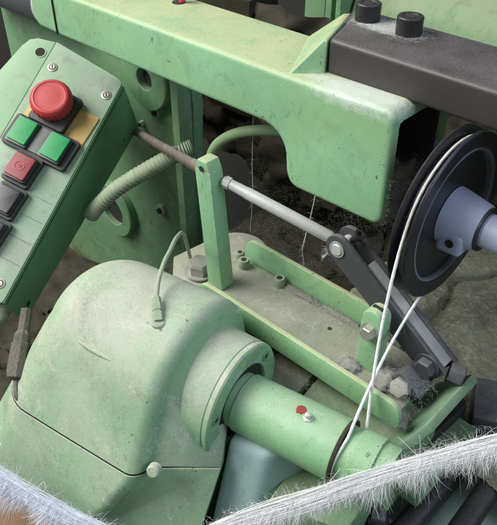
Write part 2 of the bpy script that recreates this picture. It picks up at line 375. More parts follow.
# ================================================================== BEAM
PL = UPPER
t = thing('green_beam', 'mint green cast beam with a hanging arm, running across the top', 'beam', (-150, 120, 57))
BY0, BY1 = 70, 169
prof = [(-448, 116), (-402, 115)] + [(-45, 115)] + arc(-45, 85, 29, 90, 0, 8)[1:] + [(-15, 72)] + arc(1, 71, 15, 180, 270, 6)[1:] + [(88, 57)] + arc(92, 69, 12, 270, 360, 5) + [(103.5, 150)] + arc(91, 162, 12, 0, 90, 5) + [(-5, 172), (-404, 171), (-450, 171), (-458, 160), (-459, 128)]
bm = nb(); prism(bm, prof, (0, 0, 0), X, Z, Y, BY0, BY1); body = link('body', bm, 'beam', t, bevel=6, seg=4)
cut = link('cutter', box(nb(), (90, 115, 105), (100, 72, 114)), 'dark', None, bevel=6)
md = body.modifiers.new('cut', 'BOOLEAN'); md.object = cut; md.solver = 'EXACT'
bpy.context.view_layer.update(); dg = bpy.context.evaluated_depsgraph_get()
nm = bpy.data.meshes.new_from_object(body.evaluated_get(dg)); body.modifiers.clear(); body.data = nm; nm.name = 'body'
nm.materials.clear(); nm.materials.append(M['beam']); bpy.data.objects.remove(cut)
nm.polygons.foreach_set('use_smooth', [True]*len(nm.polygons)); nm.set_sharp_from_angle(angle=math.radians(35))
link('cavity_shade_back', box(nb(), (44, 115, 105), (4, 68, 104)), 'dark', t, smooth=0)  # dark liner added so the open arm looks shaded inside
link('cavity_shade_side', box(nb(), (74, 147, 108), (56, 6, 100)), 'dark', t, smooth=0)  # second dark liner, shade of the cavity put into colour
link('seam', box(nb(), (-404, 69.2, 143), (1.2, 2.4, 54)), 'dark', t, smooth=0)
bm = nb(); hull8(bm, [(-22, 73, 168), (5, 98, 168), (-24, 170, 168), (-74, 166, 168), (0, 99, 203), (5, 99, 203), (-25, 176, 203), (-30, 170, 203)])
link('boss', bm, 'beam', t, bevel=8, seg=4)
pk = thing('pink_pin', 'small pink plastic pin in a black hole on top of the beam', 'pin', (-252, 150, 171))
link('hole', lathe(nb(), [(0, 8), (1.2, 8)], (-252, 146, 171), Z, 24), 'dark', pk)
link('head', lathe(nb(), [(1, 4), (9, 4.5), (11, 6), (17, 6), (18, 4.5)], (-250, 149, 171), (.25, .1, 1), 20), 'pink', pk)

# ================================================================== DARK BAR
t = thing('dark_clamp_bar', 'thick dark grey steel bar bolted across the beam end, top right', 'bar', (150, 150, 171))
bm = nb(); hull8(bm, [(6, 100.5, 171.5), (420, 100.5, 171.5), (420, 190, 171.5), (-25, 190, 171.5), (6, 100.5, 205), (420, 100.5, 205), (420, 190, 205), (-25, 190, 205)])
link('bar', bm, 'bar', t, bevel=5, seg=4)
for p in ((1, 166), (51, 161)): socket_screw('cap_screw', t, (p[0], p[1], 204), Z, 12.3, 17.5)

# ================================================================== PULLEY
t = thing('black_pulley', 'black grooved pulley wheel with blue-grey hub under the dark bar', 'pulley', (157, 88, 10))
PC = Vector((157.6, 88.7, 90))
w_ = link('wheel', lathe(nb(), [(-9, 0), (-9, 75), (-8, 79), (-7.2, 79.5), (-6.6, 78.8), (-4.2, 69), (4.2, 69), (6.6, 78.8), (7.2, 79.5), (8, 79), (9, 77.5), (9, 65), (8, 63.5), (4.5, 61.5), (3.5, 60), (3.5, 0)], PC, X, 96), 'wheel', t, smooth=25)
link('groove', ring(nb(), PC, X, 67, 69.6, -4, 4, 96), 'groove', w_)
link('inner_rim', ring(nb(), PC, X, 61.2, 63.6, 3.2, 8.4, 96), 'rim', w_, bevel=.6)  # ring carrying the painted rim highlight
hb = link('hub', lathe(nb(), [(4, 27), (7, 26.5), (34, 21.5), (36, 20), (36, 0)], PC, X, 48), 'hub', t)
lug = nb(); box(lug, PC + Vector((17.5, -13, -12)), (24, 23, 22)); lug = link('hub_lug', lug, 'hub', t, bevel=5, seg=4)
link('set_screw', lathe(nb(), [(0, 4), (1, 4), (1, 2.6), (.4, 2.4), (.4, 0)], PC + Vector((19, -24.4, -11)), (0, -1, 0), 16), 'dark', lug)
link('shaft_collar', ring(nb(), PC, X, 15.5, 20, 35.6, 38), 'black', t)
link('shaft', lathe(nb(), [(34, 15.2), (300, 15.2)], PC, X, 40), 'hub', t)

# ================================================================== CHANNEL WITH FLANGES
PL = FULL
t = thing('guide_channel', 'long green channel with two upright flanges and a dusty floor', 'channel', (100, -33, -3))
link('floor_plate', box(nb(), (105, -33, -3), (228, 70, 6)), 'channel', t, bevel=1)
def flange(y0, y1, xa, xb, z0, zt):
    p = [(xa, z0), (xb, z0), (xb, zt-14)] + arc(xb-12, zt-12, 12, 0, 90, 5)[1:] + arc(xa+14, zt-14, 14, 90, 180, 5)
    return prism(nb(), p, (0, 0, 0), X, Z, Y, y0, y1)
link('front_flange', flange(-74, -69, 4, 228, 0, 24), 'green', t, bevel=1.2)
link('rear_flange', flange(3, 8, -8, 152, -4, 26), 'green', t, bevel=1.2)
def hexbolt(parent, p, axis, r, h, m='screw', washer=True, name='hex_bolt'):
    b = link(name, hexhead(nb(), Vector(p), axis, r, h), m, parent, smooth=0)
    if washer: link('washer', lathe(nb(), [(-1.6, r*1.25), (0, r*1.25)], p, axis, 24), m, b)
    return b
def nut(parent, p, r, h):
    b = link('nut', lathe(nb(), [(0, r), (h*.7, r), (h, r*.82), (h, r*.55)], p, Z, 24), 'nut_green', parent)
    link('bore', lathe(nb(), [(0, r*.5), (.4, r*.5)], Vector(p)+Vector((0, 0, h-.1)), Z, 6), 'dark', b, smooth=0)
nut(t, (1, -8, 0), 6.2, 9); nut(t, (46, -5, 0), 6.2, 9); nut(t, (-14, 2, -1), 5, 6)
nut(t, (34, -64, -.5), 3.5, 3)
link('hole', lathe(nb(), [(0, 2), (.3, 2)], (120, -20, 0.05), Z, 12), 'dark', t)
t = thing('mounting_foot', 'dusty mounting foot with a large hex bolt left of the channel', 'mounting foot', (-30, -30, -8))
link('foot', prism(nb(), [(-70, -40)] + arc(-30, 12, 34, 180, 60, 8) + [(6, 8), (6, -68), (-40, -68)], (0, 0, 0), X, Y, Z, -30, -7), 'channel', t, bevel=2)
hexbolt(t, (-29, -40, -3), Z, 12.5, 12, 'screw')

# ================================================================== POST, ROD, LEVER
t = thing('lever_post', 'upright green square post at the left end of the channel', 'post', (4, -42, 0))
bm = nb()
def sec(cx, cy, z, a, b): return [(cx-a, cy-b, z), (cx+a, cy-b, z), (cx+a, cy+b, z), (cx-a, cy+b, z)]
hull8(bm, sec(3, -42, 0.4, 9.5, 8.5) + sec(-5, -45, 128, 9.5, 8)); link('bar', bm, 'green', t, bevel=1.6)
bm = nb(); hull8(bm, sec(-5, -45, 127, 9.5, 8) + sec(-5.5, -45, 137, 5.5, 8)); link('top', bm, 'green', t, bevel=1.8)
link('bolt_hole', lathe(nb(), [(0, 2.6), (.5, 2.6)], (-5.2, -53.4, 129.5), (0, -1, 0), 16), 'dark', t)
t = thing('connecting_rod', 'long steel rod from the upright post to the grey lever, dusty brown behind the post', 'rod', (60, -30, 100))
ra, rb = Vector((8, -40, 117.5)), Vector((110, -9, 88)); dv = (rb-ra).normalized()
link('rod', lathe(nb(), [(6, 3.2), (7, 4.6), (22, 5.0), (24, 5.4), ((rb-ra).length-6, 5.4), ((rb-ra).length-3, 4.2)], ra, dv, 24), 'steel', t)
link('rod_end', lathe(nb(), [(0, 4.4), (5, 4.4), (6, 3.2), (9, 3.2)], ra, dv, 20), 'steel', t)
link('lock_nut', lathe(nb(), [(0, 5.6), (5, 5.6)], ra + dv*1.5, dv, 6), 'steel', t, smooth=0)
ta, tb = Vector((-10, -43, 120)), Vector((-345, 132, -25))
bm = nb(); pts = [ta.lerp(tb, k/70) + Vector((0, 0, noise.noise(Vector((k*.45, 0, 0)))*1.4)) for k in range(71)]
sweep(bm, pts, lambda u: 5.4 + 1.6*noise.noise(Vector((u*34, 3, 0))), 14); link('dusty_tail', bm, 'rust', t)
t = thing('grey_lever_arm', 'dark grey forked lever arm sloping down from the rod end', 'lever', (180, -20, 27))
la, lb = Vector((117, -5, 86)), Vector((226, -5, 11)); ld = (lb-la).normalized(); ln = Vector((-ld.z, 0, ld.x))
if ln.z < 0: ln = -ln
L = (lb-la).length
def lever_poly(w0, w1, L_): return arc(0, 0, w0, 90, 270, 10) + [(L_, -w1), (L_, w1)]
link('side_plate', prism(nb(), lever_poly(12.5, 10.5, L), la, ld, ln, Y, -11, -6), 'lever', t, bevel=1)
link('side_plate', prism(nb(), lever_poly(12.5, 10.5, L), la, ld, ln, Y, 6, 11), 'lever', t, bevel=1)
link('web', prism(nb(), [(26, -9), (L-4, -9), (L-4, 10), (26, 10)], la, ld, ln, Y, -6.2, 6.2), 'lever_edge', t, bevel=1)
p = link('pin', lathe(nb(), [(0, 5.6), (25, 5.6), (26, 4.8)], la + Vector((0, 13, 0)), (0, -1, 0), 24), 'steel', t)
link('retaining_ring', ring(nb(), la + Vector((0, -11, 0)), (0, -1, 0), 6, 7.4, 0, 1.2, 24), 'lever_edge', p)
link('grease_screw', lathe(nb(), [(0, 3), (7, 3), (8, 5), (12, 5), (12, 2.5), (10.5, 2.2), (10.5, 0)], la + ln*9 + ld*2, ln, 16), 'black', t)
hexbolt(t, la + ld*(L-12) + Vector((0, -13.5, 2)), (0, -1, 0), 9, 7, 'lever')
link('end_cap', lathe(nb(), [(0, 9), (12, 9), (13, 8)], lb + ln*4 + ld*2, (ld + Vector((0, .3, .4))), 6), 'lever', t, bevel=.8)
link('clamp_block', box(nb(), lb + Vector((-16, -24, -6)), (26, 22, 20), ld, Y, ln), 'lever', t, bevel=3)
link('clamp_nut', hexhead(nb(), lb + Vector((-16, -35, -4)), (-.1, -.8, .5), 9, 8), 'screw', t, smooth=0)
t = thing('pivot_bracket', 'small upright green bracket with a hex bolt in front of the lever', 'bracket', (172, -42, 0))
bm = nb(); prism(bm, [(-9.5, 0), (9.5, 0), (9.5, 54)] + arc(0, 55, 9.5, 0, 180, 8) , (172, 0, 0), X, Z, Y, -39, -24); link('block', bm, 'green', t, bevel=1.5)
hexbolt(t, (172, -39.5, 44), (0, -1, 0), 6.6, 6, 'screw')
link('slot', box(nb(), (172, -31, 63.9), (9, 3, 2)), 'dark', t, smooth=0)

# ================================================================== END BRACKET, SLABS
t = thing('end_bracket', 'green slotted bracket plate at the right end of the channel', 'bracket', (235, -40, -40))
ex = Vector((.05, 1, .12)).normalized(); ey = Vector((.62, -.12, .78)).normalized(); ey = (ey - ex*ey.dot(ex)).normalized(); ez = ex.cross(ey)
link('plate', prism(nb(), [(-62, -36), (36, -36), (46, -22), (46, 22), (-20, 26), (-62, 6)], (232, -34, -14), ex, ey, ez, -4, 4), 'green_mid', t, bevel=1.5)
for (a_, b_) in ((-22, 4), (20, 8)): link('slot', box(nb(), Vector((232, -34, -14)) + ex*a_ + ey*b_ + ez*4.0, (13, 3.6, .8), (ex*.8+ey*.6).normalized(), (ey*.8-ex*.6).normalized(), ez), 'dark', t, smooth=0)
link('foot', box(nb(), (238, -40, -48), (50, 90, 18)), 'green_dark', t, bevel=3)
tag(link('crusted_cover_block', hull8(nb(), [(92, -108, -70), (138, -104, -70), (134, -30, -70), (92, -30, -70), (94, -106, -22), (139, -102, -21), (133, -30, -15), (94, -30, -15)]), 'slab', bevel=3), 'lint crusted grey cover block between flange collar and channel', 'cover block')
tag(link('green_cover_block', hull8(nb(), [(142, -104, -72), (244, -98, -72), (242, -30, -72), (136, -30, -72), (143, -101, -23), (240, -97, -25), (242, -30, -14), (137, -30, -14)]), 'slab_green', bevel=4, seg=3), 'dusty khaki green cover block between tube and channel', 'cover block')

# ================================================================== GEARBOX
PL = FRONT
A0 = Vector((92, -109, -49)); E1 = Vector((.983, .182, 0)).normalized(); E2 = Vector((-E1.y, E1.x, 0))
def G(a, b, c): return A0 + E1*a + E2*b + Z*c
t = thing('gearbox_housing', 'large dusty mint gearbox casting with rounded hood and parting line', 'gearbox', (20, -140, -190))
def profile(d, z0, z1, lower):
    """points of the cross section between heights z0 < z1, inset by d: back, over the arc, down the sloping front"""
    Rr = 76-d; pts = []; B0, C0 = 5, 3
    tx, tz = -.447, -.894; nx, nzz = -.894, .447
    def front(z): s_ = (nzz*Rr + C0 - z)/.894; return (B0 + nx*Rr + tx*s_, z)
    if lower:
        for i in range(6): z = z0+(z1-z0)*i/5; pts.append((B0+Rr, z))
        for i in range(1, 8): pts.append((B0+Rr + (front(z1)[0]-B0-Rr)*i/8, z1))
        for i in range(11): z = z1+(z0-z1)*i/10; pts.append(front(z))
    else:
        for i in range(5): z = z0+(C0-z0)*i/5; pts.append((B0+Rr, z))
        for i in range(25): a_ = math.radians(153.4*i/24); pts.append((B0+Rr*math.cos(a_), C0+Rr*math.sin(a_)))
        f0 = nzz*Rr + C0
        for i in range(1, 11): pts.append(front(f0 + (z0-f0)*i/10))
    return pts
def casing(z0, z1, lower, grow=0, ct=(14, -47), cbt=(8, -92)):
    bm = nb(); rl, rr, rows = 52, 15, []
    xl = -200
    st = []
    for i in range(13): th_ = math.pi/2*i/12; st.append(('l', rl*(1-math.cos(th_)), rl*(1-math.sin(th_))))
    for i in range(1, 14): st.append(('m', i/14, 0))
    for i in range(13): th_ = math.pi/2*(1-i/12); st.append(('r', rr*(1-math.cos(th_)), rr*(1-math.sin(th_))))
    for kind, s_, d in st:
        row = []
        for (b, c) in profile(d-grow, z0, z1, lower):
            sf = (.447*(76-d+grow) + 3 - c)/.894; bf = 5 - .894*(76-d+grow) - .447*sf
            edge_ = -35 + (.30 if c > -24 else .55)*(c+24)
            xr = min(-40, edge_ + .74*max(0, b-bf))
            xl_ = xl - .42*max(0, 40-c)
            if kind == 'l': a_ = xl_ + s_
            elif kind == 'r': a_ = xr - s_
            else: a_ = (xl_+rl) + (xr-rr-xl_-rl)*s_
            wob = noise.noise(Vector((a_*.02, b*.02, c*.02)))*1.3
            row.append(bm.verts.new(G(a_, b, c + wob*.6)))
        rows.append(row)
    n = len(rows[0])
    for p, q in zip(rows, rows[1:]):
        for i in range(n-1): bm.faces.new((p[i], p[i+1], q[i+1], q[i]))
    bm.faces.new(rows[0])
    last = rows[-1]; cz = z0 if not lower else z1
    ctr = bm.verts.new(G(ct[0], ct[1], cz)); n = len(last)
    for i in range(n-1): bm.faces.new((last[i], last[i+1], ctr))
    if lower:
        cb = bm.verts.new(G(cbt[0], cbt[1], z0)); bm.faces.new((last[-1], cb, ctr)); bm.faces.new((cb, last[0], ctr)); bm.faces.new((last[-1], last[0], cb))
    else: bm.faces.new((last[-1], last[0], ctr))
    bm.faces.new([r_[0] for r_ in rows] + [r_[-1] for r_ in reversed(rows)])
    return bm
up_ = link('upper_casing', casing(-30, 0, False, 0, (11, -47)), 'hood', t, smooth=50)
lo_ = link('lower_casing', casing(-112, -32.4, True, 0, (11.5, -47.5)), 'hood', t, smooth=50)
link('gasket', casing(-34, -27, True, -.9, (7, -46), (7, -46)), 'void', t, smooth=0)
cl = link('collar', lathe(nb(), [(-58, 72), (-46, 63), (-38, 59), (-30, 57.8), (-7, 56.5), (-6.2, 55.6), (-5.4, 56.2), (-1.5, 56), (0, 54.5), (0, 37.5), (-1.5, 36.5), (-14, 36), (-14, 0)], G(0, 6, -3), E1, 72), 'hood', t, smooth=40)
link('bore', ring(nb(), G(0, 6, -3), E1, 22, 36.2, -13.8, -3.2, 48), 'black', cl)  # black ring put in the tube gap in place of its shade
for an in (158, 35, 262, 310):
    b_, c_ = 45.5*math.cos(math.radians(an)), 45.5*math.sin(math.radians(an))
    socket_screw('flange_screw', cl, G(-.2, 6+b_, -3+c_), E1, 5.2, 1.6, 'green_dark', 'dark', .45)
# small cast ridge on the hood, lug on the parting line, weld blob
rg = nb(); sweep(rg, smoothpath([G(-141, -52.5, 50), G(-118, -54, 49), G(-90, -54.5, 48.3)], 5), lambda u: .4+2.4*math.sin(math.pi*u), 10); link('cast_ridge', rg, 'hood', up_)
link('lug', lathe(nb(), [(0, 6.5), (5.5, 6), (7, 4.5), (7, 0)], G(-31, -83, -23), (.35, -.8, .45), 24), 'hood', up_)
link('lug', lathe(nb(), [(0, 9), (8, 8.2), (10, 6), (10, 0)], G(-50, 58, 38), (.2, .6, .8), 24), 'hood', up_)

# ================================================================== DRIVE TUBE
t = thing('drive_tube', 'smooth mint green tube shaft coming out of the flange collar', 'tube shaft', tuple(G(60, 0, -28)))
TO = G(0, 5, -1)
link('tube', lathe(nb(), [(-9, 26), (4, 26), (4.6, 27.5), (101, 28), (102, 24.5), (107, 24), (112, 24.5), (113, 26.5), (132, 26.5), (133, 24.5), (146, 24)], TO, E1, 72), 'green_clean', t, smooth=30)
def onT(a, ang, r): return TO + E1*a + (E2*math.cos(math.radians(ang)) + Z*math.sin(math.radians(ang)))*r
dn = (E2*math.cos(math.radians(90)) + Z*math.sin(math.radians(90)))
rd = lathe(nb(), [(0, 4.8), (.4, 4.6), (.6, 3)], onT(60, 92, 27.4), dn, 28)
for v in rd.verts:
    q_ = v.co - onT(60, 92, 27.4); v.co = onT(60, 92, 27.4) + Vector((q_.x, q_.y, 0))*(1 + .22*noise.noise(q_.normalized()*2.3)) + Vector((0, 0, q_.z))
link('red_dot', rd, 'reddot', t)
gn = link('grease_nipple', lathe(nb(), [(0, 3.6), (1.8, 3.6), (2, 2.2), (4.2, 2), (5.2, 2.8), (6.8, 2.4), (7.6, 1.2), (7.6, 0)], onT(69, 101, 27.2), E2*math.cos(math.radians(101)) + Z*math.sin(math.radians(101)), 16), 'steel', t)
hs = nb(); hexhead(hs, onT(69, 101, 27.3), E2*math.cos(math.radians(101)) + Z*math.sin(math.radians(101)), 4.4, 1.6); link('hex', hs, 'steel', gn, smooth=0)
link('grimy_band', ring(nb(), TO, E1, 24.2, 28.9, 99.6, 103), 'lint_brown', t, bevel=.7)

t = thing('pale_support_casting', 'pale blue-green support casting under the tube', 'casting', tuple(G(40, -20, -150)))
link('body', prism(nb(), [(-30, -50)] + arc(-2, -12, 34, 215, 90, 8) + [(60, 20), (60, -50)], (0, 0, 0), X, Y, Z, 0, 1), 'pale', t) if False else None
bm = nb(); prism(bm, [(0, 0), (1, 0), (1, 1)], G(0, 0, 0), E1, E2, Z, 0, 1); bm.free(); bm = hull8(nb(), [G(4, -74, -150), G(48, -66, -150), G(76, 20, -150), G(4, 20, -150), G(6, -27, -16), G(44, -24, -16), G(72, 20, -16), G(6, 20, -16)]); link('body', bm, 'pale', t, bevel=9, seg=4)
bm = nb(); prism(bm, [(0, -40), (70, -30), (74, 20), (0, 20)], G(56, 0, -150), E1, E2, Z, 0, 98); link('web', bm, 'green_dark', t, bevel=3)

# ================================================================== CONTROL BOX
PL = FULL
O = Vector((-350.7, -16.0, 18.0)); PR = Vector((.8782, .4025, -.2443)).normalized(); PN = Vector((.4164, -.4184, .8072)).normalized()
PCc = PN.cross(PR).normalized()
if PCc.z > 0: PCc = -PCc
def P(r, c, n=0): return O + PR*r + PCc*c + PN*n
t = thing('control_box', 'slanted grey-green push button control box with red emergency stop', 'control box', tuple(P(10, 40, -90)))
def pprism(poly, n0, n1): return prism(nb(), poly, O, PR, PCc, PN, n0, n1)
def rrect(r0, r1, c0, c1, rad):
    return arc(r1-rad, c0+rad, rad, -90, 0, 4) + arc(r1-rad, c1-rad, rad, 0, 90, 4) + arc(r0+rad, c1-rad, rad, 90, 180, 4) + arc(r0+rad, c0+rad, rad, 180, 270, 4)
bm = nb(); hull8(bm, [P(-44, -126, -92), P(78, -104, -92), P(64, 206, -92), P(-44, 206, -92), P(-44, -132, -12), P(62, -117, -12), P(62, 206, -12), P(-44, 206, -12)])
link('housing', bm, 'box_side', t, bevel=4, seg=3)
lid = link('lid', pprism([(-44, -134), (50, -119)] + arc(54, -109, 8, -80, 0, 4) + arc(54, 199, 8, 0, 90, 4) + [(-44, 207)], -10, 0), 'lid', t, bevel=1)
link('lid_edge', pprism([(-43, -132), (61.2, -116), (61.2, 206.4), (-43, 206.4)], -9.6, -1.6), 'box_side', lid, smooth=0) if False else None
bm = nb(); hull8(bm, [P(62.1, -112, -9.6), P(63.2, -112, -9.6), P(63.2, 203, -9.6), P(62.1, 203, -9.6), P(62.1, -112, -1.4), P(63.2, -112, -1.4), P(63.2, 203, -1.4), P(62.1, 203, -1.4)])
link('lid_side', bm, 'box_side', lid, smooth=0)
for (r, c) in ((-31, -98), (51, -90), (48, 184), (-31, 184)):
    s_ = link('lid_screw', lathe(nb(), [(-.5, 6.6), (.8, 6.4), (1.4, 5.2), (1.4, 4.6), (.6, 4.4), (.6, 3.8), (2.0, 3.4), (2.0, 0)], P(r, c, 0), PN, 24), 'screw', lid)
    link('recess', lathe(nb(), [(0, 5.0), (.25, 5.0)], P(r, c, .62), PN, 24), 'dark', s_)
    link('slot', box(nb(), P(r, c, 2.1), (5, 1.2, .4), (PR*.6+PCc*.8), (PCc*.6-PR*.8), PN), 'dark', s_, smooth=0)
bm = nb(); hull8(bm, [P(62.1, -113, -12.2), P(63.0, -113, -12.2), P(63.0, 203, -12.2), P(62.1, 203, -12.2), P(62.1, -113, -9.9), P(63.0, -113, -9.9), P(63.0, 203, -9.9), P(62.1, 203, -9.9)])
link('lid_seam', bm, 'void', lid, smooth=0)
link('side_slot', lathe(nb(), [(0, 4.4), (.8, 4.4)], P(63.6, 186, -70), (PR*.99), 16), 'dark', t)
link('side_slot', lathe(nb(), [(0, 4.4), (.8, 4.4)], P(73, -70, -74), (PR*.99), 16), 'dark', t)
link('gland', lathe(nb(), [(0, 9), (14, 9), (15, 6), (60, 6)], P(44, 206, -60), PCc, 20), 'hose', t)
an = math.radians(4); DR = (PR*math.cos(an) + PCc*math.sin(an)); DC = (PCc*math.cos(an) - PR*math.sin(an))
def Q(cr, cc, r, c, n): return P(cr, cc, 0) + DR*r + DC*c + PN*n
def dprism(poly, cr, cc, n0, n1, tilt=0): return prism(nb(), poly, P(cr, cc, 0), DR, DC, PN, n0, n1)
link('legend_plate', dprism(rrect(-44, 44, -23, 23, 2), 13, -36.5, .3, 2), 'yellow', t, bevel=.4)
# emergency stop
es = link('emergency_stop', dprism(rrect(-25, 25, -26, 26, 3), 5, -43, 1.8, 12), 'rubber', t, bevel=1.5)
link('collar', lathe(nb(), [(11, 20), (17, 19), (17, 0)], P(3, -45), PN, 40), 'rubber', es)
bm = nb(); x_, y_, a_ = frame(PN); rows = []
prof = [(15, 19.5), (15.5, 23.5), (17, 25.6), (23, 26.4), (27, 26.6), (31, 25), (33.5, 22.5), (34.3, 20.2), (33.6, 19.4), (33.4, 18.6), (34.2, 12), (34.4, 0)]
seg = 96
for (n_, r_) in prof:
    if r_ == 0: rows.append([bm.verts.new(P(2, -46, n_))]); continue
    k = 1 if 15.2 < n_ < 28 and r_ > 22 else 0
    rows.append([bm.verts.new(P(2, -46, n_) + (x_*math.cos(2*math.pi*i/seg) + y_*math.sin(2*math.pi*i/seg))*(r_ - k*(1.0 if (i % 4) in (0,) else 0))) for i in range(seg)])
for p, q in zip(rows, rows[1:]):
    for i in range(seg):
        j = (i+1) % seg
        bm.faces.new((p[i], p[j], q[0]) if len(q) == 1 else (p[i], p[j], q[j], q[i]))
bm.faces.new(rows[0]); link('mushroom_head', bm, 'red', es, smooth=25)
def button(name, cr, cc, capm, w=28, hgt=31, fw_=38, fh=42, topn=16):
    b = link(name, dprism(rrect(-fw_/2, fw_/2, -fh/2, fh/2, 4), cr, cc, .4, 8), 'rubber', t, bevel=1.4)
    link('bezel', dprism(rrect(-w/2-2, w/2+2, -hgt/2-2, hgt/2+2, 3), cr, cc, 7.8, topn-3), 'glossblack', b, bevel=1)
    link('cap', dprism(rrect(-w/2, w/2, -hgt/2, hgt/2, 2.5), cr, cc, topn-4, topn), capm, b, bevel=1.2, seg=3)
    return b
db = link('double_push_button', dprism(rrect(-46, 46, -22, 22, 5), 8, 4, .4, 8), 'rubber', t, bevel=1.4)
link('indicator_lens', dprism(rrect(-10, 10, -18, 18, 2), 8, 4, 7.8, 11), 'lens', db, bevel=1)
for sgn in (-1, 1):
    cc_ = Q(8, 4, sgn*23.5, 0, 0)
    link('bezel', prism(nb(), rrect(-15.5, 15.5, -19, 19, 3), cc_, DR, DC, PN, 7.8, 14), 'glossblack', db, bevel=1)
    link('green_cap', prism(nb(), rrect(-13, 13, -16.5, 16.5, 1.5), cc_, DR, DC, PN, 13, 17.5), 'cap_green', db, bevel=.8, seg=3)
rb_ = button('red_push_button', 5, 46, 'dark_red', topn=18)
link('emboss_ring', ring(nb(), P(5, 46, 0), PN, 5.5, 6.6, 17.9, 18.5, 32), 'red', rb_, bevel=.2); link('emboss_dot', ring(nb(), P(5, 46, 0), PN, 1.2, 2.4, 17.9, 18.5, 24), 'red', rb_, bevel=.2)
b1 = button('black_push_button', 7, 90, 'glossblack', topn=15)
button('black_push_button', 9, 134, 'glossblack', topn=15)
for c in (70, 97, 126, 155): link('legend_groove', dprism(rrect(-15, 15, -.45, .45, .2), 43, c, -.2, .35), 'lens', lid, smooth=0)
t2 = tag(link('box_mounting_plate', pprism([(-45.5, -134), (-70, -130), (-79, -124), (-84, -112), (-93, -66), (-150, 60), (-150, 206), (-45.5, 206)], -8, -1.6), 'plate', bevel=1.5), 'pale green mounting plate along the left side of the control box', 'plate')
link('hole', lathe(nb(), [(0, 6.5), (.5, 6.5)], P(-57, -112, -1.6), PN, 24), 'dark', t2)
ring_ = link('hole_rim', ring(nb(), P(-57, -112, -1.6), PN, 6.5, 8, 0, .7, 24), 'plate', t2)

# ================================================================== HOSES AND PIPES
hp = smoothpath([(-288, 4, -78), (-275, 8, -60), (-249, 20, -30), (-214, 35, 1), (-183, 50, 26), (-168, 62, 38), (-160, 74, 42)], 26)
fine = [hp[0]]
for q0, q1 in zip(hp, hp[1:]):
    k_ = max(1, int((q1-q0).length/1.3))
    for i in range(1, k_+1): fine.append(q0.lerp(q1, i/k_))
bm = nb(); nf = len(fine)-1
sweep(bm, fine, lambda u: 9.0 + 1.3*math.sin(u*nf*2*math.pi/4), 16)
tag(link('corrugated_hose', bm, 'hose', smooth=70), 'ribbed grey-green hose running up behind the control box', 'hose')
bm = nb(); sweep(bm, smoothpath([(-147, 95, -109), (-138, 85, -63), (-130, 75, -17), (-125, 66, 27), (-110, 60, 63), (-93, 62, 83), (-68, 66, 98), (-40, 78, 105), (-14, 100, 102)], 8), 5.6, 18)
tag(link('curved_green_hose', bm, 'hose_green', smooth=60), 'smooth green hose curving up under the beam behind the post', 'hose')
PL = FRONT
t = thing('oil_pipe', 'thin pale oil pipe with a small fitting rising from the gearbox top', 'oil pipe', (27, -137, 21))
pa, pb = Vector((24, -137, 26)), Vector((8, -125, 36)); d_ = (pb-pa)
link('fitting', lathe(nb(), [(0, 5.6), (8, 5.6), (8.6, 4.2), (10, 4.2), (10.6, 5), (16, 5), (17, 4), (d_.length, 3.8), (d_.length+2, 2.4)], pa, d_, 6), 'nut_green', t, smooth=0)
link('seat', lathe(nb(), [(-6, 6.5), (1, 6.5), (2, 5.4)], pa + Vector((1, -1, 0)), Z, 20), 'nut_green', t)
bm = nb(); sweep(bm, smoothpath([pb, (-4, -112, 41), (-18, -93, 43), (-33, -73, 38), (-56, -45, 27), (-84, -12, 0), (-103, 11, -56)], 8), 2.1, 12); link('pipe', bm, 'nut_green', t)
t = thing('hose_fitting', 'grimy metal hose fitting at the left edge of the gearbox', 'fitting', (-90, -226, -70))
fa, fb = Vector((-118, -197, -42)), Vector((-95, -225, -67)); d_ = fb-fa
link('body', lathe(nb(), [(-26, 6), (-4, 6), (0, 8.5), (8, 8.5), (9, 10), (d_.length-8, 10.4), (d_.length-2, 9), (d_.length, 6)], fa, d_, 10), 'rust', t, smooth=20)
bm = nb(); sweep(bm, smoothpath([fb, (-90, -229, -70), (-83, -233, -75), (-76, -231, -84)], 6), 2.6, 12); link('stem', bm, 'rust', t)

PL = FULL
# ================================================================== DRIVE CORD (crossed loop: pulley to tube)
PL = UPPER; pcw = tp(PC); PL = FRONT; tcw = tp(TO + E1*107); PL = FULL
c1, c2, r1, r2 = pcw.yz, tcw.yz, 71.4*.885, 26.0*.9
dd = c2-c1; Dd = dd.length; u_ = dd/Dd; be = math.acos((r1+r2)/Dd)
def rot2(v, a): return Vector((v.x*math.cos(a)-v.y*math.sin(a), v.x*math.sin(a)+v.y*math.cos(a)))
xT = tcw.x; pts = []
ang0 = math.atan2(u_.y, u_.x)
def cp(k, c, r, a): return (k, c.x+r*math.cos(a), c.y+r*math.sin(a))
a1p, a1m = ang0+be, ang0-be
N = 90; sweepang = 2*math.pi-2*be
for i in range(N+1): pts.append(cp(pcw.x, c1, r1, a1p + sweepang*i/N))               # round the pulley, away from the tube
e_ = Vector(cp(pcw.x, c1, r1, a1m)); s_ = Vector(cp(xT, c2, r2, a1m+math.pi))
for i in range(1, 40): q = e_.lerp(s_, i/40); q.x = e_.x + (s_.x-e_.x)*(i/40)**1.6; pts.append(q)   # stays in the groove until it clears the rim
for i in range(31):
    a_ = a1m+math.pi - sweepang*i/30 
    q = cp(xT, c2, r2, a_); pts.append(q)
e_ = Vector(cp(xT, c2, r2, a1p+math.pi)); s_ = Vector(cp(pcw.x, c1, r1, a1p))
for i in range(1, 40): q = e_.lerp(s_, i/40); q.x = s_.x + (e_.x-s_.x)*(1-i/40)**1.6 - 1.5*math.sin(i/40*math.pi); pts.append(q)
pts = [Vector(p) for p in pts]
dense = []
for q0, q1 in zip(pts, pts[1:]+pts[:1]):
    k_ = max(1, int((q1-q0).length/1.6))
    for i in range(k_): dense.append(q0.lerp(q1, i/k_))
